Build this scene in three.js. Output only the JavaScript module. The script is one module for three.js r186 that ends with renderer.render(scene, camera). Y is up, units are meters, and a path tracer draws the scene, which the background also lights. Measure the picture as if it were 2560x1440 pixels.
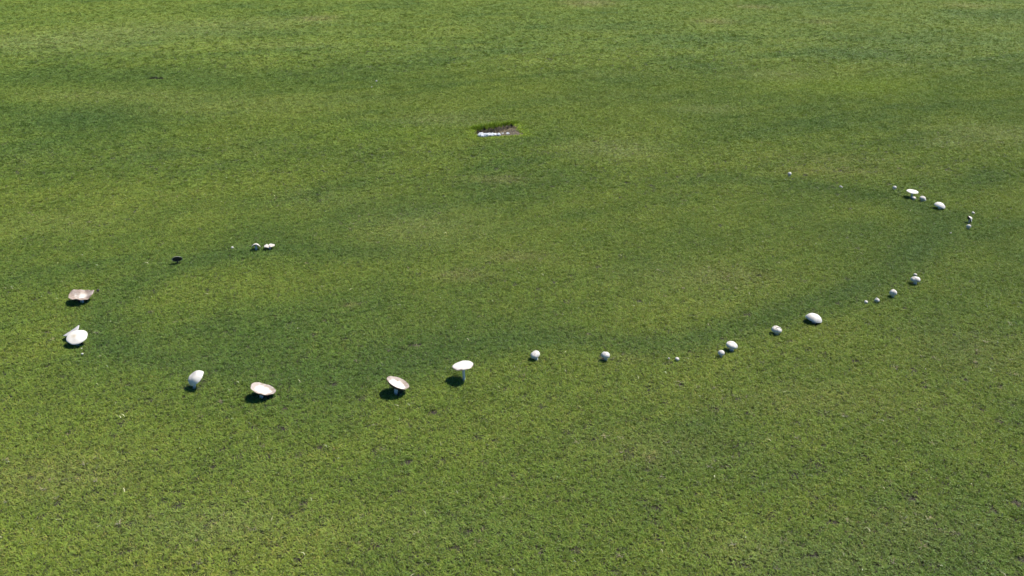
import * as THREE from 'three';
import { Sky } from 'three/addons/objects/Sky.js';
import { mergeGeometries } from 'three/addons/utils/BufferGeometryUtils.js';

// ---------------------------------------------------------------- camera, sky, sun, exposure
const scene = new THREE.Scene();
const EYE = new THREE.Vector3(0, 1.6, 0), PITCH = THREE.MathUtils.degToRad(24.9), FOV = 38;
const camera = new THREE.PerspectiveCamera(FOV, 1024 / 576, 0.05, 400);
camera.position.copy(EYE);
camera.rotation.set(-PITCH, 0, 0);
camera.focus = 3.4;
camera.userData.fStop = 5.6;
scene.add(camera);

const SUN = new THREE.Vector3(0.45, 0.87, -0.2).normalize();
const sky = new Sky();
sky.name = 'sky';
sky.userData = { kind: 'structure' };
sky.scale.setScalar(300);
const su = sky.material.uniforms;
su.sunPosition.value.copy(SUN);
su.turbidity.value = 4;
su.rayleigh.value = 0.7;
su.mieCoefficient.value = 0.004;
su.mieDirectionalG.value = 0.8;
if (su.cloudCoverage) su.cloudCoverage.value = 0;
scene.add(sky);
scene.environmentIntensity = 0.13;

const sun = new THREE.DirectionalLight(new THREE.Color(1, 0.955, 0.88), 4.2);
sun.position.copy(SUN).multiplyScalar(30).add(new THREE.Vector3(0, 0, -5));
sun.target.position.set(0, 0, -5);
sun.castShadow = true;
sun.shadow.mapSize.set(4096, 4096);
Object.assign(sun.shadow.camera, { left: -14, right: 14, top: 14, bottom: -14, near: 1, far: 60 });
scene.add(sun, sun.target);

const renderer = new THREE.WebGLRenderer({ antialias: true });
renderer.setSize(1024, 576);
renderer.toneMapping = THREE.LinearToneMapping;
renderer.toneMappingExposure = 2.1;
renderer.shadowMap.enabled = true;

// ---------------------------------------------------------------- helpers
let seed = 12345;
function rnd() { seed = (seed + 0x6d2b79f5) | 0; let t = Math.imul(seed ^ (seed >>> 15), 1 | seed); t = (t + Math.imul(t ^ (t >>> 7), 61 | t)) ^ t; return ((t ^ (t >>> 14)) >>> 0) / 4294967296; }
const rr = (a, b) => a + (b - a) * rnd();
const { clamp, lerp, smoothstep } = THREE.MathUtils;
function hash(ix, iy) { let h = Math.imul(ix, 374761393) + Math.imul(iy, 668265263); h = Math.imul(h ^ (h >>> 13), 1274126177); return ((h ^ (h >>> 16)) >>> 0) / 4294967296; }
function noise(x, y) {
  const ix = Math.floor(x), iy = Math.floor(y), fx = x - ix, fy = y - iy, sx = fx * fx * (3 - 2 * fx), sy = fy * fy * (3 - 2 * fy);
  return lerp(lerp(hash(ix, iy), hash(ix + 1, iy), sx), lerp(hash(ix, iy + 1), hash(ix + 1, iy + 1), sx), sy);
}
const fbm = (x, y, o = 4) => { let s = 0, a = 0.5, n = 0; for (let i = 0; i < o; i++) { s += a * noise(x, y); n += a; x = x * 2.03 + 17.1; y = y * 2.03 + 9.7; a *= 0.5; } return s / n; };

// a pixel of the 2560 x 1440 photograph gives a direction; the ground (y = 0) or the plane of the thing it touches gives the distance
const F = 720 / Math.tan(THREE.MathUtils.degToRad(FOV / 2));
const CR = new THREE.Vector3(1, 0, 0), CU = new THREE.Vector3(0, Math.cos(PITCH), -Math.sin(PITCH)), CF = new THREE.Vector3(0, -Math.sin(PITCH), -Math.cos(PITCH));
const ray = (px, py) => CF.clone().addScaledVector(CR, (px - 1280) / F).addScaledVector(CU, -(py - 720) / F);
function ground(px, py) { const d = ray(px, py); return EYE.clone().addScaledVector(d, -EYE.y / d.y); }
// where a stem that vanishes at that pixel into the grass, some millimetres up, meets the earth
function onGrass(px, py, up) { const d = ray(px, py), p = EYE.clone().addScaledVector(d, (up - EYE.y) / d.y); p.y = 0; return p; }
function upright(px, py, z) { const d = ray(px, py); return EYE.clone().addScaledVector(d, z / d.z); }        // the point of that ray straight above ground depth z
const metres = (px, p) => px * -new THREE.Vector3().subVectors(EYE, p).dot(CF) / F;                            // length of px pixels at point p

function tag(o, label, category, group, kind) {
  if (label) o.userData.label = label;
  if (category) o.userData.category = category;
  if (group) o.userData.group = group;
  if (kind) o.userData.kind = kind;
  return o;
}
const used = {};
function numbered(name) { const n = (used[name] = (used[name] ?? -1) + 1); return n ? name + '_' + String(n).padStart(3, '0') : name; }
function shade(o) { o.castShadow = true; o.receiveShadow = true; return o; }

// ---------------------------------------------------------------- where things are on the lawn
// the band of lush dark grass that follows the ring of mushrooms: [px, py, strength, half width in metres]
const band = [
  [1110, 652, 0.0, 0.13], [980, 636, 0.5, 0.13], [820, 626, 0.8, 0.13], [690, 624, 0.95, 0.12], [560, 640, 0.95, 0.12], [450, 668, 0.9, 0.11], [350, 705, 0.9, 0.12], [272, 765, 0.9, 0.11], [246, 830, 1.0, 0.1],
  [310, 885, 0.9, 0.09], [430, 905, 0.8, 0.09], [560, 928, 0.6, 0.085], [720, 945, 0.5, 0.085], [870, 940, 0.55, 0.085], [1010, 915, 0.65, 0.085], [1130, 880, 0.8, 0.1], [1280, 850, 0.95, 0.1], [1420, 852, 0.85, 0.09],
  [1560, 862, 0.85, 0.09], [1700, 862, 0.8, 0.09], [1820, 825, 0.8, 0.09], [1930, 795, 0.9, 0.09], [2030, 755, 0.9, 0.1], [2120, 735, 0.85, 0.1], [2220, 690, 0.9, 0.11], [2285, 640, 0.9, 0.12],
  [2330, 590, 0.85, 0.115], [2345, 548, 0.75, 0.115], [2285, 516, 0.75, 0.12], [2180, 488, 0.7, 0.12], [2060, 468, 0.75, 0.12], [1930, 455, 0.7, 0.12], [1800, 450, 0.5, 0.12], [1660, 456, 0.35, 0.12], [1520, 466, 0.0, 0.12],
].map(([x, y, s, w]) => { const g = ground(x, y); return [g.x, g.z, s, w]; });
function ringAt(x, z) {
  let best = 0;
  for (let i = 0; i + 1 < band.length; i++) {
    const a = band[i], b = band[i + 1], dx = b[0] - a[0], dz = b[1] - a[1], ll = dx * dx + dz * dz;
    const t = clamp(((x - a[0]) * dx + (z - a[1]) * dz) / ll, 0, 1), ex = x - a[0] - dx * t, ez = z - a[1] - dz * t;
    const w = lerp(a[3], b[3], t) * 1.02, d2 = (ex * ex + ez * ez) / (w * w);
    if (d2 < 6) best = Math.max(best, lerp(a[2], b[2], t) * Math.exp(-d2));
  }
  return best;
}
// patches of other turf seen in the photograph: [px, py, half width px, half height px, kind, strength]; kinds: lush, blue (bluish), pale, straw, bright
const patches = [
  [210, 295, 190, 34, 'lush', 0.9], [420, 195, 260, 30, 'lush', 0.6], [60, 195, 160, 26, 'lush', 0.5], [395, 385, 90, 17, 'blue', 0.8], [655, 362, 80, 22, 'blue', 0.6], [60, 395, 90, 22, 'blue', 0.5],
  [600, 85, 220, 10, 'lush', 0.6], [350, 110, 60, 8, 'lush', 0.5], [300, 138, 180, 9, 'lush', 0.45], [900, 175, 120, 14, 'lush', 0.5], [940, 245, 140, 14, 'blue', 0.55], [730, 190, 60, 10, 'lush', 0.4],
  [1230, 128, 110, 9, 'lush', 0.5], [1480, 70, 160, 10, 'lush', 0.45], [1520, 190, 160, 14, 'blue', 0.5], [1600, 240, 180, 12, 'blue', 0.45], [1400, 255, 140, 13, 'blue', 0.4], [1100, 150, 120, 10, 'lush', 0.35],
  [1350, 345, 120, 24, 'lush', 0.4], [1760, 168, 90, 12, 'lush', 0.55], [2120, 140, 150, 11, 'lush', 0.6], [2200, 130, 120, 9, 'blue', 0.4], [2330, 100, 160, 14, 'lush', 0.4], [2480, 40, 120, 16, 'lush', 0.5],
  [2100, 95, 120, 10, 'lush', 0.4], [2400, 160, 150, 14, 'lush', 0.3], [900, 395, 120, 22, 'lush', 0.3], [450, 525, 130, 30, 'lush', 0.25], [1000, 330, 170, 18, 'bright', 0.45],
  [130, 105, 230, 26, 'pale', 0.55], [400, 75, 200, 20, 'pale', 0.4], [650, 60, 160, 14, 'pale', 0.4], [260, 240, 200, 14, 'pale', 0.4], [560, 265, 260, 26, 'pale', 0.35], [720, 115, 120, 8, 'pale', 0.4],
  [1120, 300, 120, 16, 'pale', 0.6], [1530, 375, 110, 22, 'pale', 0.75], [1760, 275, 90, 10, 'pale', 0.6], [2130, 215, 190, 22, 'bright', 0.7], [1950, 190, 120, 14, 'pale', 0.5], [2480, 335, 120, 22, 'pale', 0.7], [2380, 360, 90, 14, 'pale', 0.5],
  [1060, 570, 170, 44, 'pale', 0.6], [800, 500, 120, 26, 'pale', 0.35], [140, 560, 150, 30, 'pale', 0.35], [1250, 450, 70, 10, 'straw', 0.5], [1160, 690, 60, 14, 'straw', 0.55], [1290, 645, 80, 14, 'straw', 0.4],
  [875, 765, 22, 5, 'straw', 0.8], [795, 47, 45, 6, 'straw', 0.7], [1470, 8, 60, 8, 'straw', 0.85], [1790, 55, 45, 6, 'straw', 0.7], [1890, 18, 50, 5, 'straw', 0.6], [2050, 55, 45, 6, 'straw', 0.4], [2420, 15, 60, 6, 'straw', 0.4],
  [1700, 700, 160, 40, 'pale', 0.35], [1830, 690, 110, 22, 'straw', 0.3], [500, 1315, 170, 50, 'pale', 0.7], [150, 1200, 200, 60, 'straw', 0.3], [2050, 1410, 190, 55, 'pale', 0.5], [1880, 1370, 120, 40, 'pale', 0.35], [2300, 1330, 160, 60, 'straw', 0.25],
  [1000, 1330, 260, 60, 'pale', 0.25], [640, 1180, 130, 40, 'lush', 0.35], [250, 1290, 120, 40, 'lush', 0.3], [1650, 1120, 200, 50, 'straw', 0.22], [2000, 1000, 250, 40, 'straw', 0.18], [2430, 880, 130, 50, 'straw', 0.22], [1630, 1148, 14, 6, 'straw', 1.0],
  [1100, 790, 180, 60, 'lush', 0.18], [700, 830, 250, 60, 'lush', 0.1], [2150, 600, 170, 40, 'lush', 0.25], [2080, 400, 140, 14, 'straw', 0.25], [1560, 900, 60, 10, 'straw', 0.3], [2100, 430, 160, 10, 'straw', 0.3],
].map(([px, py, rx, ry, kind, s]) => {
  const c = ground(px, py), far = ground(px, py - ry), near = ground(px, py + ry);
  return { x: c.x, z: c.z, rx: metres(rx, c), rz: Math.max(0.02, (near.z - far.z) / 2), kind, s };
});
const C = (r, g, b) => [r, g, b];
const GREEN = 1.9;                                                       // overall reflectance of the blades
const TURF = { base: C(0.094, 0.126, 0.0175), yellow: C(0.122, 0.148, 0.022), deep: C(0.064, 0.1, 0.0165), lush: C(0.043, 0.08, 0.0165), blue: C(0.067, 0.098, 0.024), pale: C(0.15, 0.168, 0.05), straw: C(0.185, 0.155, 0.065), bright: C(0.125, 0.165, 0.016) };
for (const k in TURF) TURF[k] = TURF[k].map((v, i) => v * GREEN * [1.01, 1.0, 0.86][i]);
const out3 = [0, 0, 0];
function toward(c, t) { for (let k = 0; k < 3; k++) out3[k] = lerp(out3[k], c[k], t); }
const MDIR = [0.87, -0.49];                                              // the way the mower went
function turf(x, z) {
  const n1 = fbm(x * 1.1 + 5, z * 1.1 + 3, 3), n2 = fbm(x * 5.2 - 2, z * 5.2 + 8, 2);
  const a = x * MDIR[0] + z * MDIR[1], c = -x * MDIR[1] + z * MDIR[0], n3 = fbm(a * 0.8 + 30, c * 5.5 - 12, 3);
  for (let k = 0; k < 3; k++) out3[k] = TURF.base[k];
  const t = (n1 - 0.5) * 1.5 + (n2 - 0.5) * 0.8 + (n3 - 0.5) * 1.3;
  if (t > 0) toward(TURF.yellow, Math.min(1, t * 1.05)); else toward(TURF.deep, Math.min(1, -t * 1.15));
  for (const p of patches) {
    const dx = (x - p.x) / p.rx, dz = (z - p.z) / p.rz, d2 = dx * dx + dz * dz;
    if (d2 < 5) toward(TURF[p.kind], (p.kind === 'straw' ? 0.7 : p.kind === 'blue' ? 0.75 : p.z < -5 ? 0.95 : 0.7) * p.s * Math.exp(-d2 * 0.9) * clamp(0.55 + 0.9 * n2, 0, 1));
  }
  const r = ringAt(x, z);
  if (r > 0.02) toward(TURF.lush, clamp(r * (0.28 + 0.66 * n2), 0, 0.88));
  return out3;
}

// the pit cut in the turf, and the small slit further off, made for a dark line of grass shadow: corners on the ground, depth in metres
const pits = [
  { quad: [[1184, 325], [1287, 311], [1312, 338.5], [1197, 346]].map(([x, y]) => ground(x, y)), depth: 0.045 },
  { quad: [[374, 194], [412, 193.2], [416, 200.3], [370, 200.8]].map(([x, y]) => ground(x, y)), depth: 0.03 },
];
// signed distance into a convex quad (positive inside)
function inside(q, x, z) {
  let d = 1e9;
  for (let i = 0; i < q.length; i++) {
    const a = q[i], b = q[(i + 1) % q.length], ex = b.x - a.x, ez = b.z - a.z, l = Math.hypot(ex, ez);
    d = Math.min(d, ((x - a.x) * -ez + (z - a.z) * ex) / l);
  }
  return d;
}
for (const p of pits) { if (inside(p.quad, p.quad.reduce((s, v) => s + v.x, 0) / 4, p.quad.reduce((s, v) => s + v.z, 0) / 4) < 0) p.quad.reverse(); }
const pitAt = (x, z) => { let best = { d: -1e9, p: pits[0] }; for (const p of pits) { const d = inside(p.quad, x, z) + (noise(x * 50, z * 50) - 0.5) * 0.018; if (d > best.d) best = { d, p }; } return best; };
const pitDepth = (x, z) => { const { d, p } = pitAt(x, z); const b = p.quad.reduce((m, v) => Math.min(m, v.z), 9), f = p.quad.reduce((m, v) => Math.max(m, v.z), -99); return -p.depth * lerp(1, 0.25, smoothstep(z, b + 0.06, f)) * lerp(1, 0.45, smoothstep(x, -0.1, 0.05)) * smoothstep(d, -0.004, 0.012); };

// ---------------------------------------------------------------- ground sheet
function dataTexture(n, f, srgb = false) {
  const d = new Uint8Array(n * n * 4);
  for (let y = 0; y < n; y++) for (let x = 0; x < n; x++) { const c = f(x / n, y / n); for (let k = 0; k < 3; k++) d[(y * n + x) * 4 + k] = clamp(c[k], 0, 1) * 255; d[(y * n + x) * 4 + 3] = 255; }
  const t = new THREE.DataTexture(d, n, n);
  t.wrapS = t.wrapT = THREE.RepeatWrapping; t.magFilter = THREE.LinearFilter; t.minFilter = THREE.LinearMipmapLinearFilter; t.generateMipmaps = true; t.needsUpdate = true;
  if (srgb) t.colorSpace = THREE.SRGBColorSpace;
  return t;
}
const soilGrain = dataTexture(512, (u, v) => {
  const tile = (s) => { const a = fbm(u * s, v * s, 3), b = fbm((u - 1) * s, v * s, 3), c = fbm(u * s, (v - 1) * s, 3), d = fbm((u - 1) * s, (v - 1) * s, 3); return lerp(lerp(a, b, u), lerp(c, d, u), v); };
  const g = 0.55 + 0.5 * tile(18) + 0.35 * (tile(70) - 0.5);
  return [g, g * 0.985, g * 0.95];
});
const soilBump = dataTexture(512, (u, v) => { const g = 0.5 + 0.9 * (noise(u * 90, v * 90) - 0.5) + 0.6 * (noise(u * 30, v * 30) - 0.5); return [g, g, g]; });
function axis(lo, hi, step, fine) {
  const s = new Set();
  for (let v = lo; v <= hi + 1e-6; v += step) s.add(+v.toFixed(3));
  for (const [a, b, st] of fine) for (let v = a; v <= b; v += st) s.add(+v.toFixed(3));
  return [...s].sort((a, b) => a - b);
}
function sheet(xs, zs, height, color, uvScale) {
  const pos = [], col = [], uv = [], idx = [];
  for (const z of zs) for (const x of xs) { pos.push(x, height(x, z), z); const c = color(x, z); col.push(c[0], c[1], c[2]); uv.push(x * uvScale, z * uvScale); }
  for (let j = 0; j + 1 < zs.length; j++) for (let i = 0; i + 1 < xs.length; i++) { const a = j * xs.length + i, b = a + 1, c = a + xs.length, d = c + 1; idx.push(a, c, b, b, c, d); }
  const g = new THREE.BufferGeometry();
  g.setAttribute('position', new THREE.Float32BufferAttribute(pos, 3));
  g.setAttribute('color', new THREE.Float32BufferAttribute(col, 3));
  g.setAttribute('uv', new THREE.Float32BufferAttribute(uv, 2));
  g.setIndex(idx);
  g.computeVertexNormals();
  return g;
}
const box = pits.map((p) => { const X = p.quad.map((v) => v.x), Z = p.quad.map((v) => v.z); return [Math.min(...X) - 0.04, Math.max(...X) + 0.04, Math.min(...Z) - 0.04, Math.max(...Z) + 0.04]; });
{
  const xs = axis(-60, 60, 0.5, box.map((b) => [b[0], b[1], 0.012])), zs = axis(-80, 10, 0.5, box.map((b) => [b[2], b[3], 0.012]));
  const soil = [0.026, 0.019, 0.011];
  const g = sheet(xs, zs, (x, z) => { const d = pitDepth(x, z); return d < -1e-4 ? d - 0.006 : 0; }, (x, z) => {
    const far = z < -18 || z > -0.8 || Math.abs(x) > 1.9 - z * 0.72 ? 1 : 0;          // bare earth under the built grass, turf where the lawn goes on beyond it
    const c = turf(x, z);
    return far ? [c[0], c[1], c[2]] : soil;
  }, 2.2);
  const m = new THREE.MeshStandardMaterial({ vertexColors: true, map: soilGrain, bumpMap: soilBump, bumpScale: 0.004, roughness: 1 });
  const o = shade(new THREE.Mesh(g, m));
  o.name = 'ground';
  tag(o, 'earth of the mown lawn', 'ground', null, 'structure');
  scene.add(o);
}

// ---------------------------------------------------------------- soil in the pits, white rubble
const soilMat = new THREE.MeshStandardMaterial({ vertexColors: true, map: soilGrain, bumpMap: soilBump, bumpScale: 0.006, roughness: 1 });
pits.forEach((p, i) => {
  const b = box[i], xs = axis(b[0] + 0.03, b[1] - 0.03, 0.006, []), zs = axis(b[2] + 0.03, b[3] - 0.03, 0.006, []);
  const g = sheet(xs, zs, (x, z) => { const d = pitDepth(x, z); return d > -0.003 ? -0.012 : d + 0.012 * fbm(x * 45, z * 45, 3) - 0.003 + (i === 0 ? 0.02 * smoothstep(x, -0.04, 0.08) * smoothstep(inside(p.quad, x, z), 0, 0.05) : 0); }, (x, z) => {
    const n = fbm(x * 30 + 4, z * 30, 3), k = i === 0 ? 1 : 0.45;  // far slit: soil colour darkened in place of tall grass shadow
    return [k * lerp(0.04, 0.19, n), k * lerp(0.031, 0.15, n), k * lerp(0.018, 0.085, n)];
  }, 3);
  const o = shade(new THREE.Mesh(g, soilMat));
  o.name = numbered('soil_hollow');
  tag(o, i === 0 ? 'square hollow cut in the lawn with brown soil and white rubble in it' : 'thin slit of bare soil in the far lawn, coloured dark as tall grass shadow, without any rubble', 'hole');
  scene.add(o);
});
function lump(r, sy, s) {
  const g = new THREE.IcosahedronGeometry(r, 2), p = g.attributes.position;
  for (let i = 0; i < p.count; i++) {
    const x = p.getX(i), y = p.getY(i), z = p.getZ(i), k = 0.72 + 0.6 * noise(x / r * 1.5 + s * 7.1 + 20, y / r * 1.5 + z / r * 1.1 + s * 3.3 + 20);
    p.setXYZ(i, x * k, y * k * sy, z * k);
  }
  g.computeVertexNormals();
  return g;
}
const chalk = new THREE.MeshStandardMaterial({ color: new THREE.Color().setRGB(0.6, 0.6, 0.58), roughness: 0.95, bumpMap: soilBump, bumpScale: 0.003 });
{
  const list = [];
  for (let k = 0; k < 52; k++) {
    const t = rnd(), w = rnd(), px = lerp(1201, 1249, t), py = lerp(345 - 4 * t, 336 - 3 * t, w);
    const g = ground(px, py), d = inside(pits[0].quad, g.x, g.z);
    if (d < 0.012) continue;
    const r = rr(0.009, 0.023) * (1 - 0.35 * t);
    list.push(lump(r, rr(0.5, 0.8), k).rotateY(rr(0, 6)).translate(g.x, pitDepth(g.x, g.z) + 0.008 + r * 0.4 + 0.012 * (1 - w), g.z));
  }
  const o = shade(new THREE.Mesh(mergeGeometries(list), chalk));
  o.name = 'white_rubble';
  tag(o, 'heap of broken white rubble along the front of the soil hollow', 'rubble', null, 'stuff');
  scene.add(o);
  for (const [px, py, w, label] of [[1256.5, 336.4, 5.5, 'round white stone beside the end of the white rubble heap'], [1269, 336.6, 9, 'flat pale stone lying alone on the soil beyond the round white stone']]) {
    const g = upright(px, py, ground(px, py + 1).z), r = metres(w / 2, g), s = shade(new THREE.Mesh(lump(r, 0.5, px), chalk));
    s.name = numbered('white_stone');
    s.position.set(g.x, 0.012, g.z);
    tag(s, label, 'stone');
    scene.add(s);
  }
}

// ---------------------------------------------------------------- mushrooms
const skinMat = new THREE.MeshPhysicalMaterial({ vertexColors: true, roughness: 0.72, sheen: 0.15, sheenRoughness: 0.6 });
const gillMat = new THREE.MeshStandardMaterial({ vertexColors: true, roughness: 0.95 });
const stemMat = new THREE.MeshStandardMaterial({ color: new THREE.Color().setRGB(0.5, 0.46, 0.4), roughness: 0.85 });
const rotMat = new THREE.MeshStandardMaterial({ color: new THREE.Color().setRGB(0.018, 0.013, 0.011), roughness: 0.8 });
const WHITE = [0.5, 0.452, 0.38], CREAM = [0.39, 0.32, 0.215], TAN = [0.22, 0.155, 0.11], BROWN = [0.11, 0.07, 0.048], GILL = [0.035, 0.022, 0.017], PALEGILL = [0.3, 0.26, 0.23];

// one surface turned round the cap's axis: profile(t) -> [r, y] in cap radii; warp moves a point; tint colours it
function turned(profile, t0, t1, rows, R, warp, tint, cols = 56) {
  const pos = [], col = [], idx = [];
  for (let j = 0; j <= rows; j++) {
    const [r, y] = profile(lerp(t0, t1, j / rows));
    for (let i = 0; i <= cols; i++) {
      const a = (i / cols) * Math.PI * 2, q = [r * Math.cos(a), y, r * Math.sin(a)];
      const c = tint(r, i === cols ? 0 : a, y, q);
      warp(q, r, i === cols ? 0 : a);
      pos.push(q[0] * R, q[1] * R, q[2] * R);
      col.push(...c);
    }
  }
  for (let j = 0; j < rows; j++) for (let i = 0; i < cols; i++) { const a = j * (cols + 1) + i, b = a + 1, c = a + cols + 1, d = c + 1; idx.push(a, b, c, b, d, c); }
  const g = new THREE.BufferGeometry();
  g.setAttribute('position', new THREE.Float32BufferAttribute(pos, 3));
  g.setAttribute('color', new THREE.Float32BufferAttribute(col, 3));
  g.setIndex(idx);
  g.computeVertexNormals();
  return g;
}
const profiles = {
  button: (a, b) => (t) => { const A = t * 2.75; return [Math.sin(A) ** 0.96, Math.cos(A) * (Math.cos(A) > 0 ? a : b)]; },                                    // closed round cap
  cap: (dome, lift, k = 2.4) => (t) => {                                                                                                                           // t 0..0.6 skin, 0.6..1 underside
    if (t <= 0.6) { const u = t / 0.6; return [u, dome * (1 - u ** k) + lift * (u ** 3 - 0.85) + (u > 0.93 ? -0.05 * ((u - 0.93) / 0.07) ** 2 : 0)]; }
    const u = 1 - (t - 0.6) / 0.4, e = 0.985 * u; return [e, dome * (1 - e ** k) + lift * (e ** 3 - 0.85) - 0.05 - 0.17 * (1 - u) ** 0.7 - 0.03 * Math.sin(u * Math.PI)];
  },
};
const ringPts = [];       // keep grass clear of the mushrooms
function mushroom(d) {
  const base = onGrass(...d.base, d.type === 'button' ? 0.005 : 0.012), top = upright(d.cap[0], d.cap[1], base.z + (d.dz ?? 0)), R = metres(d.w / 2, top), s = d.seed ?? d.cap[0];
  const T = EYE.clone().sub(top).normalize(), E = new THREE.Vector3().crossVectors(new THREE.Vector3(0, 1, 0), T).normalize(), U = new THREE.Vector3().crossVectors(T, E);
  // how the cap faces: roll in the picture and how far it is opened towards the eye
  const ratio = d.ratio ?? T.y, roll = THREE.MathUtils.degToRad(d.roll ?? (hash(Math.round(s * 10), 7) - 0.5) * 36), c = Math.sqrt(1 - ratio * ratio);
  const N = new THREE.Vector3().addScaledVector(E, Math.sin(roll) * c).addScaledVector(U, Math.cos(roll) * c).addScaledVector(T, ratio).normalize();
  const X = E.clone().addScaledVector(N, -E.dot(N)).normalize(), Z = new THREE.Vector3().crossVectors(X, N);
  const o = new THREE.Group();
  o.name = numbered(d.name ?? (d.type === 'button' ? 'button_mushroom' : 'field_mushroom'));
  o.position.copy(base);
  tag(o, d.label, 'mushroom', 'mushrooms growing in a ring on the lawn');
  const place = (m) => { m.matrix.makeBasis(X, N, Z); m.quaternion.setFromRotationMatrix(m.matrix); m.position.copy(top).sub(base); };
  const ph = rr(0, 6.28), wob = d.wobble ?? 0.035;
  const warp = (q, r, a) => {
    const k = 1 + wob * (Math.cos(2 * a + ph) + 0.7 * Math.cos(3 * a + 2.1 * ph) + (d.type === 'cap' ? 0.5 * Math.cos(5 * a + 3 * ph) + 0.35 * Math.cos(8 * a + ph * 1.3) : 0)) * r;
    q[0] *= k; q[2] *= k * (d.squash ?? 1);
    q[1] += (noise(q[0] * 2.2 + s, q[2] * 2.2 + s * 0.37) - 0.5) * (d.lumpy ?? (d.type === 'button' ? 0.16 : 0.06));
    if (d.wave) q[1] += d.wave * r ** 3 * (Math.cos(3 * a + ph) * 0.6 + Math.cos(5 * a + 1.7 * ph) * 0.45);
    if (d.warp) d.warp(q, r, a);
  };
  const tint = (r, a, y, q) => {
    const n = fbm(q[0] * 5 + s, q[2] * 5 + y * 3 + s * 0.7, 3), c3 = (d.skin ?? WHITE).slice();
    const mix = (to, t) => { for (let k = 0; k < 3; k++) c3[k] = lerp(c3[k], to[k], clamp(t, 0, 1)); };
    mix(CREAM, smoothstep(n, 0.5, 0.75) * (d.cream ?? 0.6));
    if (d.eye) mix(CREAM, d.eye[2] * Math.exp(-((q[0] - d.eye[0]) ** 2 + (q[2] - d.eye[1]) ** 2) / 0.05));
    if (d.rim) { const t = smoothstep(r + (n - 0.5) * 0.35, d.rim, d.rim + 0.16); mix(TAN, t * (0.55 + 0.5 * n) * (d.rimStrength ?? 0.8)); mix(BROWN, smoothstep(r + (n - 0.5) * 0.25, 0.9, 1.02) * 0.8); }
    if (d.aged) { mix(TAN, d.aged * smoothstep(fbm(q[0] * 2.4 + s, q[2] * 2.4, 3), 0.38, 0.62)); mix(BROWN, 0.7 * d.aged * smoothstep(fbm(q[0] * 4 + 9 + s, q[2] * 4, 3), 0.5, 0.7)); }
    if (d.type === 'button') mix(TAN, 0.55 * smoothstep(fbm(q[0] * 7 + s * 1.3, q[2] * 7 + y * 5, 2), 0.6, 0.75));          // scales and earth on the young caps
    if (d.paint) d.paint(c3, mix, q, r, a);
    return c3;
  };
  if (d.type === 'button') {
    const p = profiles.button(d.up ?? 0.84, d.down ?? 0.7), fine = !!d.crack;
    const cap = shade(new THREE.Mesh(turned(p, 0, 1, fine ? 90 : 26, R, warp, tint, fine ? 160 : 40), skinMat));
    cap.name = 'cap'; place(cap); o.add(cap);
  } else {
    const p = profiles.cap(d.dome ?? 0.25, d.lift ?? 0, d.bell);
    const cap = shade(new THREE.Mesh(turned(p, 0, 0.6, 30, R, warp, tint, 64), skinMat));
    cap.name = 'cap'; place(cap); o.add(cap);
    const gc = d.gill ?? GILL;
    const under = shade(new THREE.Mesh(turned(p, 0.6, 1, 14, R, warp, (r, a, y, q) => { if (d.wrap && r > d.wrap) return tint(r, a, y, q); const k = 0.8 + 0.4 * hash(Math.round(a * 40), 3); return [gc[0] * k, gc[1] * k, gc[2] * k]; }, 64), gillMat));
    under.name = 'gills'; place(under); o.add(under);
  }
  // the stem, from the earth to the cap
  const foot = new THREE.Vector3(0, -0.012, 0), head = top.clone().sub(base).addScaledVector(N, (d.type === 'button' ? -0.25 : (d.dome ?? 0.25) - 0.22) * R), sr = Math.max(0.0022, R * (d.stem ?? (d.type === 'button' ? 0.42 : 0.17)));
  const mid = foot.clone().lerp(head, 0.5).add(new THREE.Vector3(-N.x, 0, -N.z).multiplyScalar(foot.distanceTo(head) * 0.12));
  const curve = new THREE.QuadraticBezierCurve3(foot, mid, head), tg = new THREE.TubeGeometry(curve, 10, sr, 14);
  const tp = tg.attributes.position, cc = new THREE.Vector3();
  for (let i = 0; i < tp.count; i++) { const u = Math.floor(i / 15) / 10, k = 1.18 - 0.3 * smoothstep(u, 0, 0.4) + 0.12 * smoothstep(u, 0.75, 1); curve.getPointAt(u, cc); tp.setXYZ(i, cc.x + (tp.getX(i) - cc.x) * k, cc.y + (tp.getY(i) - cc.y) * k, cc.z + (tp.getZ(i) - cc.z) * k); }
  tg.computeVertexNormals();
  const stem = shade(new THREE.Mesh(tg, d.stalk ?? stemMat));
  stem.name = 'stem'; o.add(stem);
  scene.add(o);
  const low = top.y - R * 0.75;
  ringPts.push([base.x, base.z, sr * 0.7]);
  if (low < 0.026) ringPts.push([top.x, top.z, R * 0.5]);
  return o;
}
const big = 'open mushroom cap';
mushroom({ cap: [201, 736], base: [204, 750], w: 55, type: 'cap', ratio: 0.5, roll: 3, dome: 0, lift: 0.2, wave: 0.07, rim: 0.42, rimStrength: 1, aged: 0.75, cream: 0.2, lumpy: 0.14, wobble: 0.03, paint: (c, mix, q) => mix([0.5, 0.44, 0.36], 0.95 * Math.exp(-((q[0] - 0.2) ** 2 + (q[2] - 0.05) ** 2) / 0.13)), label: 'large old brown mushroom with wavy upturned rim and torn edge',
  warp: (q, r, a) => { const e = Math.exp(-(((a - 6.1) / 0.2) ** 2)) + Math.exp(-(((a + 0.18) / 0.2) ** 2)); q[0] *= 1 + 0.16 * e * r; q[1] += 0.08 * e * r + 0.03 * r * r * Math.sin(a * 9 + 2); } });
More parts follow.
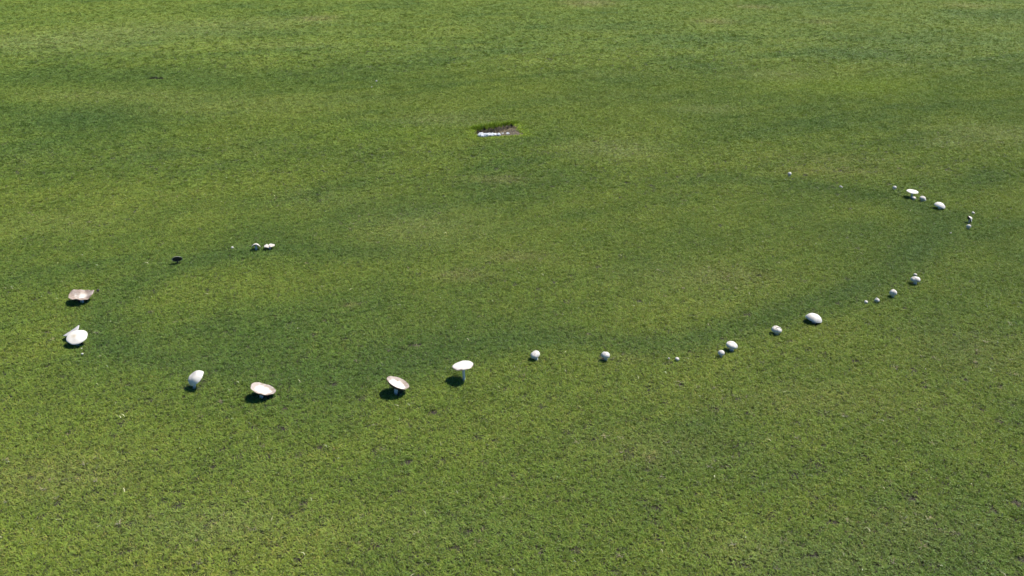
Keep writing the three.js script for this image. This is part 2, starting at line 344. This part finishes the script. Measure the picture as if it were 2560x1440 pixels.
mushroom({ cap: [178, 826], base: [180, 849], w: 44, type: 'cap', ratio: 0.13, roll: -24, dome: 0.02, cream: 0.4, skin: [0.4, 0.37, 0.33], label: 'thin white saddle shaped mushroom cap curling up behind a round white cap', dz: -0.03, warp: (q) => { q[1] += 0.06 * q[0] * q[0] - 0.25 * q[2] * q[2] - 0.04; } });
mushroom({ cap: [192, 842], base: [192, 857], w: 49, type: 'cap', ratio: 0.68, roll: -9, dome: 0.24, cream: 0.2, eye: [-0.2, 0.0, 0.9], wobble: 0.02, label: 'round white mushroom with cream centre in front of a curled thin cap', dz: 0.0, paint: (c, mix, q, r) => mix([0.62, 0.52, 0.42], 0.35 * smoothstep(r, 0.86, 1) * smoothstep(-q[0], 0, 0.8)) });
mushroom({ cap: [491, 946], base: [482, 964], w: 44, type: 'cap', ratio: 0.42, roll: -40, dome: 0.62, bell: 5, cream: 0.12, wobble: 0.03, stem: 0.16, label: 'white bell shaped mushroom leaning right over on its side', eye: [-0.1, 0.1, 0.3] });
mushroom({ cap: [657, 971], base: [651, 987], w: 60, type: 'cap', ratio: 0.49, roll: 23, dome: 0, lift: 0.17, rim: 0.52, rimStrength: 0.85, cream: 0.5, wobble: 0.05, wave: 0.03, label: 'cream mushroom plate with thin brown wavy rim between two tilted caps', warp: (q, r) => { q[1] -= 0.05 * Math.exp(-(((r - 0.74) / 0.09) ** 2)); } });
mushroom({ cap: [995, 956], base: [988, 977], w: 60, type: 'cap', ratio: 0.4, roll: 26, dome: 0, lift: 0.27, rim: 0.6, rimStrength: 1, cream: 0.25, wobble: 0.025, label: 'steeply tilted mushroom with white centre and broad brown rim beside its dark shadow', warp: (q, r) => { q[1] -= 0.05 * Math.exp(-(((r - 0.68) / 0.09) ** 2)); } });
mushroom({ cap: [1157, 913], base: [1160, 945], w: 54, type: 'cap', ratio: 0.42, roll: -10, dome: 0.1, cream: 0.18, wobble: 0.03, rim: 0.88, rimStrength: 0.4, stem: 0.13, label: 'flat white mushroom standing clear on a pale upright stem' });
mushroom({ cap: [1338, 887], base: [1342, 898], w: 25, type: 'button', up: 0.72, down: 0.5, ratio: 0.55, roll: -24, cream: 0.5, label: 'small tilted egg shaped mushroom next along the ring from the stemmed flat one' });
mushroom({ cap: [1514, 888], base: [1516, 899.5], w: 22, type: 'button', up: 0.78, down: 0.6, label: 'round white button mushroom on a short stem, alone on the dark band' });
mushroom({ cap: [1672, 896], base: [1672, 898.5], w: 5.5, type: 'button', skin: [0.3, 0.27, 0.23], label: 'tiny grey mushroom dot beside a small white ball' });
mushroom({ cap: [1693, 897.5], base: [1693, 902], w: 10.5, type: 'button', label: 'small white ball mushroom with a tiny dot beside it' });
mushroom({ cap: [1803, 882.5], base: [1803, 891], w: 16, type: 'button', up: 0.9, down: 0.85, label: 'small round mushroom at the foot of a bigger oval one' });
mushroom({ cap: [1829.5, 863], base: [1831, 875.5], w: 28, type: 'button', up: 0.6, down: 0.48, ratio: 0.55, roll: 10, cream: 0.5, eye: [-0.2, -0.1, 0.6], label: 'oval white mushroom with cream top above a small round one' });
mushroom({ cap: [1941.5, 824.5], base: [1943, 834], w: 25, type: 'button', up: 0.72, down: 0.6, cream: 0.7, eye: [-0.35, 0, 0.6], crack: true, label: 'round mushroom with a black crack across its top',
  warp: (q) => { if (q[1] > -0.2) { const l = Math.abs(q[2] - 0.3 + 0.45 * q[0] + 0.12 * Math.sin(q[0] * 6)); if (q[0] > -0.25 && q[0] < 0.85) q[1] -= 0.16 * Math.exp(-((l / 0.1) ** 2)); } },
  paint: (c, mix, q) => { if (q[1] > -0.2 && q[0] > -0.25 && q[0] < 0.85) mix([0.06, 0.04, 0.03], Math.exp(-((Math.abs(q[2] - 0.3 + 0.45 * q[0] + 0.12 * Math.sin(q[0] * 6)) / 0.12) ** 2))); } });  // groove stained dark, the colour making up for its weak shade
mushroom({ cap: [2036.5, 792], base: [2036, 801], w: 39, type: 'cap', ratio: 0.36, roll: 10, dome: 0.33, cream: 0.3, gill: PALEGILL, wobble: 0.02, stem: 0.3, label: 'largest domed white mushroom with a pointed edge, beside the cracked ball', warp: (q, r, a) => { q[0] *= 1 + 0.1 * Math.exp(-(((a - Math.PI) / 0.35) ** 2)) * r; q[1] -= 0.28 * r ** 6; } });
mushroom({ cap: [2165, 755], base: [2165, 759], w: 9, type: 'button', label: 'small white ball at the end of a row of growing buttons' });
mushroom({ cap: [2192.5, 750.5], base: [2192, 756], w: 12, type: 'button', lumpy: 0.35, down: 0.7, label: 'lumpy little mushroom with a knob on its top', warp: (q) => { const e = Math.exp(-((q[0] + 0.25) ** 2 + (q[2] + 0.1) ** 2) / 0.07); if (q[1] > 0) q[1] += 0.55 * e; } });
mushroom({ cap: [2233, 732], base: [2232, 742], w: 17.5, type: 'button', up: 0.95, down: 0.9, cream: 0.8, label: 'cream round button mushroom between a lumpy one and a tall oval one' });
mushroom({ cap: [2288.5, 699], base: [2289, 709], w: 22.5, type: 'button', up: 0.68, down: 0.55, stem: 0.4, label: 'white oval mushroom on its stem with a little one peeping over it' });
mushroom({ cap: [2288, 687], base: [2288, 690], w: 8.5, type: 'button', label: 'little white mushroom peeping from behind an oval one' });
mushroom({ cap: [2421.5, 566], base: [2421, 572.5], w: 11, type: 'button', up: 0.95, down: 0.9, label: 'small ball mushroom below the half black one' });
mushroom({ cap: [2424, 547.5], base: [2422, 554], w: 17, type: 'cap', ratio: -0.35, roll: 55, dome: 0.62, cream: 0.1, lumpy: 0.2, label: 'toppled mushroom half white and half black with its gills showing' });
mushroom({ cap: [2433, 532], base: [2433, 535], w: 7.5, type: 'button', up: 0.7, label: 'tiny white button beside the toppled black and white mushroom' });
mushroom({ cap: [2350.5, 512], base: [2350, 519], w: 26.5, type: 'cap', ratio: 0.36, roll: 14, dome: 0.38, cream: 0.08, stem: 0.35, gill: PALEGILL, wobble: 0.02, label: 'domed white mushroom with a crease in its side, low on the grass', warp: (q, r) => { q[1] -= 0.16 * r ** 5; const l = Math.abs(q[0] + 0.55 + 0.35 * q[2]); if (q[2] > -0.3) q[1] -= 0.09 * Math.exp(-((l / 0.07) ** 2)) * smoothstep(r, 0.15, 0.5); } });
mushroom({ cap: [2306.5, 495.5], base: [2305, 502], w: 15, type: 'button', up: 0.72, down: 0.6, label: 'oval mushroom partly hidden by a smaller one leaning on it' });
mushroom({ cap: [2311, 500], base: [2311, 503], w: 8, type: 'button', up: 0.7, label: 'smaller mushroom pressed against the front of an oval one' });
mushroom({ cap: [2284.5, 495.5], base: [2284, 499], w: 11, type: 'button', up: 0.75, down: 0.5, label: 'small domed button in front of the table shaped mushroom' });
mushroom({ cap: [2281.5, 478], base: [2280, 491], w: 28, type: 'cap', ratio: 0.33, roll: 5, dome: 0.12, cream: 0.05, stem: 0.17, wobble: 0.02, label: 'table shaped flat white mushroom on a dark thin stem' });
mushroom({ cap: [2236.5, 469], base: [2236, 474], w: 9.5, type: 'button', up: 0.95, down: 0.9, label: 'single small ball mushroom between the table shaped one and a tiny pair' });
mushroom({ cap: [2101, 466.3], base: [2101, 468.5], w: 5.5, type: 'button', label: 'bigger one of a tiny white pair of buttons' });
mushroom({ cap: [2105, 468.2], base: [2105, 470], w: 4.2, type: 'button', label: 'smaller one of a tiny white pair of buttons' });
mushroom({ cap: [1974, 434.6], base: [1974, 439.5], w: 9, type: 'button', up: 0.95, down: 0.9, label: 'lone ball mushroom at the end of the row, past the tiny pair' });
mushroom({ cap: [443, 647], base: [443, 655], w: 25.5, type: 'cap', ratio: -0.5, roll: 4, dome: 0.12, aged: 0.3, wrap: 0.9, stem: 0.1, stalk: rotMat, wobble: 0.02, label: 'mushroom tipped up so that its round black underside shows' });
mushroom({ cap: [580.5, 619], base: [580, 621.5], w: 6.5, type: 'button', label: 'tiny white button between the black underside and an arched cap' });
mushroom({ cap: [640, 612], base: [640, 620], w: 24, type: 'cap', ratio: -0.12, roll: 8, dome: 0.3, aged: 0.3, stem: 0.3, gill: [0.1, 0.08, 0.065], label: 'arched white mushroom cap with its edges drooping to the grass', warp: (q) => { q[1] -= 0.6 * q[0] * q[0]; } });
mushroom({ cap: [673, 613.5], base: [674, 619], w: 27, type: 'cap', ratio: 0.3, roll: 0, dome: 0.12, aged: 0.35, label: 'flat white mushroom cap split into two lobes', warp: (q, r) => { const e = Math.exp(-(((q[0] + 0.12) / 0.1) ** 2)); q[1] -= 0.3 * e * r; if (q[2] > 0) q[2] *= 1 - 0.45 * e; } });
mushroom({ cap: [941, 202.7], base: [941, 204.6], w: 4.5, type: 'button', label: 'pale mushroom dot far out on the lawn beyond the soil hollow' });
mushroom({ cap: [929, 217.6], base: [929, 218.8], w: 3, type: 'button', label: 'smaller of two pale mushroom dots far out on the lawn' });

// bits broken off the mushrooms
const crumbMat = new THREE.MeshStandardMaterial({ color: new THREE.Color().setRGB(0.4, 0.37, 0.31), roughness: 0.9 });
for (const [px, py, w, m, label] of [
  [245, 725.5, 6.5, rotMat, 'black rotten lump beside the wavy brown mushroom'],
  [204, 871, 3, crumbMat, 'white crumb on the grass, nearer of two to the round cap'],
  [205.5, 884.5, 5, crumbMat, 'larger white crumb lying further from the round cap'],
  [2377, 582, 4, crumbMat, 'pale crumb lying inside the ring below the small ball mushroom'],
]) {
  const g = onGrass(px, py, 0.015), o = shade(new THREE.Mesh(lump(metres(w / 2, g), 0.7, px), m));
  o.name = numbered('mushroom_fragment');
  o.position.set(g.x, 0.015, g.z);
  tag(o, label, 'fragment');
  scene.add(o);
}

// ---------------------------------------------------------------- the grass
// one tuft: blades bent outwards, each two quads and a tip
function tuft(blades, radius, hLo, hHi, wide, lean, spread) {
  const pos = [], col = [], idx = [];
  for (let b = 0; b < blades; b++) {
    const a = rr(0, Math.PI * 2), r = radius * Math.sqrt(rnd()), bx = Math.cos(a) * r, bz = Math.sin(a) * r, dir = a + rr(-1.4, 1.4), h = rr(hLo, hHi), w = wide * rr(0.7, 1.25), l = h * rr(lean * 0.3, lean), face = dir + rr(0.6, 2.5);
    const dx = Math.cos(dir), dz = Math.sin(dir), sx = Math.cos(face) * w / 2, sz = Math.sin(face) * w / 2, n = pos.length / 3;
    const k = 1 + rr(-spread, spread), y = rnd();
    const c = y < 0.06 ? [1.5 * k, 1.2 * k, 1.9 * k] : y < 0.3 ? [1.1 * k, 1.05 * k, 0.97 * k] : [0.95 * k, k, k];
    for (const [t, ww] of [[0, 0.8], [0.5, 1], [1, 0]]) {
      const cx = bx + dx * l * t * t, cz = bz + dz * l * t * t, cy = h * (t - 0.18 * lean * t * t) - (t ? 0 : 0.003);
      if (ww) { pos.push(cx - sx * ww, cy, cz - sz * ww, cx + sx * ww, cy, cz + sz * ww); col.push(...c, ...c); } else { pos.push(cx, cy, cz); col.push(...c); }
    }
    idx.push(n, n + 1, n + 2, n + 1, n + 3, n + 2, n + 2, n + 3, n + 4);
  }
  const g = new THREE.BufferGeometry();
  g.setAttribute('position', new THREE.Float32BufferAttribute(pos, 3));
  g.setAttribute('color', new THREE.Float32BufferAttribute(col, 3));
  g.setIndex(idx);
  g.computeVertexNormals();
  return g;
}
const bladeMat = new THREE.MeshPhysicalMaterial({ vertexColors: true, roughness: 0.75, transmission: 0.35, thickness: 0, side: THREE.DoubleSide, specularIntensity: 0.25 });
const strawMat = new THREE.MeshPhysicalMaterial({ vertexColors: true, roughness: 0.9, transmission: 0.2, thickness: 0, side: THREE.DoubleSide });

// gaps in the turf where earth shows, thicker towards the near right and the near edge
const gapCell = 0.1, gaps = new Map();
const openness = (x, z) => clamp(0.36 + 0.38 * smoothstep(z, -3.4, -2.2) + 0.3 * smoothstep(x, 0, 1.2) * smoothstep(z, -4, -3) - 0.35 * ringAt(x, z) + 0.35 * (fbm(x * 1.7 + 50, z * 1.7, 2) - 0.5), 0.05, 0.92);
for (let z = -6; z < -1; z += gapCell) for (let x = -5; x < 5; x += gapCell) {
  const n = rnd(), gx = x + rnd() * gapCell, gz = z + rnd() * gapCell, r = rr(0.0075, 0.0125) * (rnd() < 0.12 ? 1.35 : 1);
  if (n < openness(gx, gz)) gaps.set(Math.floor(gx / gapCell) + ':' + Math.floor(gz / gapCell), [gx, gz, r]);
}
function gapAt(x, z) {
  const i = Math.floor(x / gapCell), j = Math.floor(z / gapCell);
  for (let a = -1; a < 2; a++) for (let b = -1; b < 2; b++) { const g = gaps.get((i + a) + ':' + (j + b)); if (g && Math.hypot((x - g[0]) * 0.8, z - g[1]) < g[2]) return true; }
  return false;
}
const clear = new Map();
for (const p of ringPts) { const k = Math.floor(p[0] / 0.5) + ':' + Math.floor(p[1] / 0.5); for (let a = -1; a < 2; a++) for (let b = -1; b < 2; b++) { const q = (Math.floor(p[0] / 0.5) + a) + ':' + (Math.floor(p[1] / 0.5) + b); if (!clear.has(q)) clear.set(q, []); clear.get(q).push(p); } }
function blocked(x, z) { const l = clear.get(Math.floor(x / 0.5) + ':' + Math.floor(z / 0.5)); if (l) for (const p of l) if (Math.hypot(x - p[0], z - p[1]) < p[2]) return true; return false; }

const lawn = new THREE.Group();
lawn.name = 'lawn_grass';
tag(lawn, 'short mown green grass covering the whole lawn', 'grass', null, 'stuff');
scene.add(lawn);
const M = new THREE.Matrix4(), Q = new THREE.Quaternion(), EU = new THREE.Euler(), P3 = new THREE.Vector3(), S3 = new THREE.Vector3();
function fill(variants, list, material, parent, name) {
  const per = variants.map(() => []);
  for (const i of list) per[i.v].push(i);
  per.forEach((l, v) => {
    if (!l.length) return;
    const im = new THREE.InstancedMesh(variants[v], material, l.length), colors = new Float32Array(l.length * 3);
    l.forEach((i, k) => {
      Q.setFromEuler(EU.set(i.tx, i.yaw, i.tz)); M.compose(P3.set(i.x, i.y, i.z), Q, S3.set(i.s, i.h, i.s)); M.toArray(im.instanceMatrix.array, k * 16);
      colors.set(i.c, k * 3);
    });
    im.instanceColor = new THREE.InstancedBufferAttribute(colors, 3);
    im.name = name; tag(im, null, null, null, 'stuff'); shade(im);
    parent.add(im);
  });
}
const zones = [
  { z0: -1.15, z1: -6.2, keep: (d) => 1 - smoothstep(d, 4.2, 6.2), vary: 0.75, cell: 0.0122, v: [0, 1, 2, 3, 4].map(() => tuft(20, 0.0085, 0.0075, 0.0145, 0.0016, 1.65, 0.1)) },
  { z0: -4.2, z1: -10.5, keep: (d) => smoothstep(d, 4.2, 6.2) * (1 - smoothstep(d, 7.8, 10.5)), vary: 0.85, cell: 0.0195, v: [0, 1, 2, 3].map(() => tuft(20, 0.014, 0.01, 0.0175, 0.0028, 1.85, 0.12)) },
  { z0: -7.8, z1: -17.6, keep: (d) => smoothstep(d, 7.8, 10.5), vary: 0.6, cell: 0.031, v: [0, 1, 2, 3].map(() => tuft(23, 0.021, 0.01, 0.0175, 0.0056, 2.5, 0.12)) },
];
const backA = ground(1184, 325), backB = ground(1287, 311);     // the far edge of the pit, where the grass stands uncut
for (const zn of zones) {
  const list = [];
  for (let z = zn.z0; z > zn.z1; z -= zn.cell) {
    const half = Math.hypot(z, 1.6) * 0.612 + 0.55;
    for (let x0 = -half; x0 < half; x0 += zn.cell) {
      const x = x0 + rr(-0.5, 0.5) * zn.cell, zz = z + rr(-0.5, 0.5) * zn.cell, q = rnd(), q2 = rnd(), yaw = rr(0, 6.28), tx = rr(-0.22, 0.22), tz = rr(-0.22, 0.22);
      if (rnd() > zn.keep(-zz) || blocked(x, zz)) continue;
      const pit = pitAt(x, zz);
      if (pit.d > 0.002) continue;
      const gap = zz > -6 && gapAt(x, zz);
      if (gap && q < 0.9) continue;
      const c = turf(x, zz), m = fbm(x * 38, zz * 38, 2), lum = Math.exp(((q - 0.5) * 0.22 + (m - 0.5) * 0.28) * zn.vary), warm = 1 + (q2 - 0.5) * 0.14;
      const edge = pit.p === pits[0] && pit.d > -0.1 ? smoothstep(pit.d, -0.1, -0.005) : 0;          // uncut, brighter grass round the pit
      let col = [c[0] * lum * warm, c[1] * lum, c[2] * lum];
      if (edge) col = [lerp(col[0], 0.29 * lum, edge * 0.6), lerp(col[1], 0.38 * lum, edge * 0.6), lerp(col[2], 0.015, edge * 0.6)];
      list.push({ v: Math.floor(rnd() * zn.v.length), x, y: 0, z: zz, yaw, tx, tz, s: rr(0.85, 1.2), h: rr(0.82, 1.1) * (0.92 + 0.16 * m + 0.07 * Math.sin((-x * MDIR[1] + zz * MDIR[0]) * 118 + 5 * noise(x * 1.5, zz * 1.5))) * (1 + edge * (x > backA.x - 0.015 && x < backB.x + 0.02 && zz < lerp(backA.z, backB.z, (x - backA.x) / (backB.x - backA.x)) + 0.01 ? 0.9 + 2.4 * q2 : 0.1)), c: col });
    }
  }
  fill(zn.v, list, bladeMat, lawn, 'grass_tufts');
}

// dead blades lying in and around the gaps, and pale dry clippings on the turf
{
  const dry = new THREE.Group();
  dry.name = 'dry_grass';
  tag(dry, 'dead straw coloured grass blades and clippings lying in the lawn', 'dry grass', null, 'stuff');
  scene.add(dry);
  const v = [0, 1, 2].map(() => tuft(9, 0.011, 0.004, 0.009, 0.0022, 3.2, 0.3)), list = [];
  const add = (x, z, s, k, y) => list.push({ v: Math.floor(rnd() * 3), x, y, z, yaw: rr(0, 6.28), tx: rr(-0.2, 0.2), tz: rr(-0.2, 0.2), s, h: rr(0.8, 1.3), c: [0.3 * k, 0.235 * k, 0.115 * k] });
  for (const [x, z, r] of gaps.values()) { const n = rnd(); if (n < 0.45) add(x + rr(-1, 1) * r, z + rr(-1, 1) * r, rr(0.35, 0.7), rr(0.35, 0.8), 0.001); if (n < 0.16) add(x + rr(0.2, 1.6) * r, z + rr(-0.6, 0.6) * r, rr(0.4, 0.75), rr(0.45, 0.9), 0.006); }
  for (const p of patches) if (p.kind === 'straw' || p.kind === 'pale') { const n = Math.min(500, 130 * p.rx * p.rz * 3.1 * p.s * (p.kind === 'straw' ? 3 : 1)); for (let k = 0; k < n; k++) { const a = rr(0, 6.28), r = Math.sqrt(rnd()) * 1.2; add(p.x + Math.cos(a) * r * p.rx, p.z + Math.sin(a) * r * p.rz, rr(0.4, 0.8), rr(0.5, 1.0), rr(0.005, 0.012)); } }
  fill(v, list, strawMat, dry, 'dead_grass_tufts');
  const one = [0, 1].map(() => tuft(1, 0.001, 0.006, 0.01, 0.0028, 3.5, 0.1)), pale = [];
  for (let k = 0; k < 520; k++) { const z = -1.2 - 5.5 * rnd() ** 1.3, half = Math.hypot(z, 1.6) * 0.612 + 0.4, x = rr(-half, half), b = rr(0.7, 1.25); pale.push({ v: k % 2, x, y: rr(0.012, 0.019), z, yaw: rr(0, 6.28), tx: rr(-0.3, 0.3), tz: rr(-0.3, 0.3), s: rr(0.45, 0.9), h: rr(0.7, 1.4), c: [0.44 * b, 0.42 * b, 0.24 * b] }); }
  fill(one, pale, strawMat, dry, 'dry_clippings');
}

renderer.render(scene, camera);
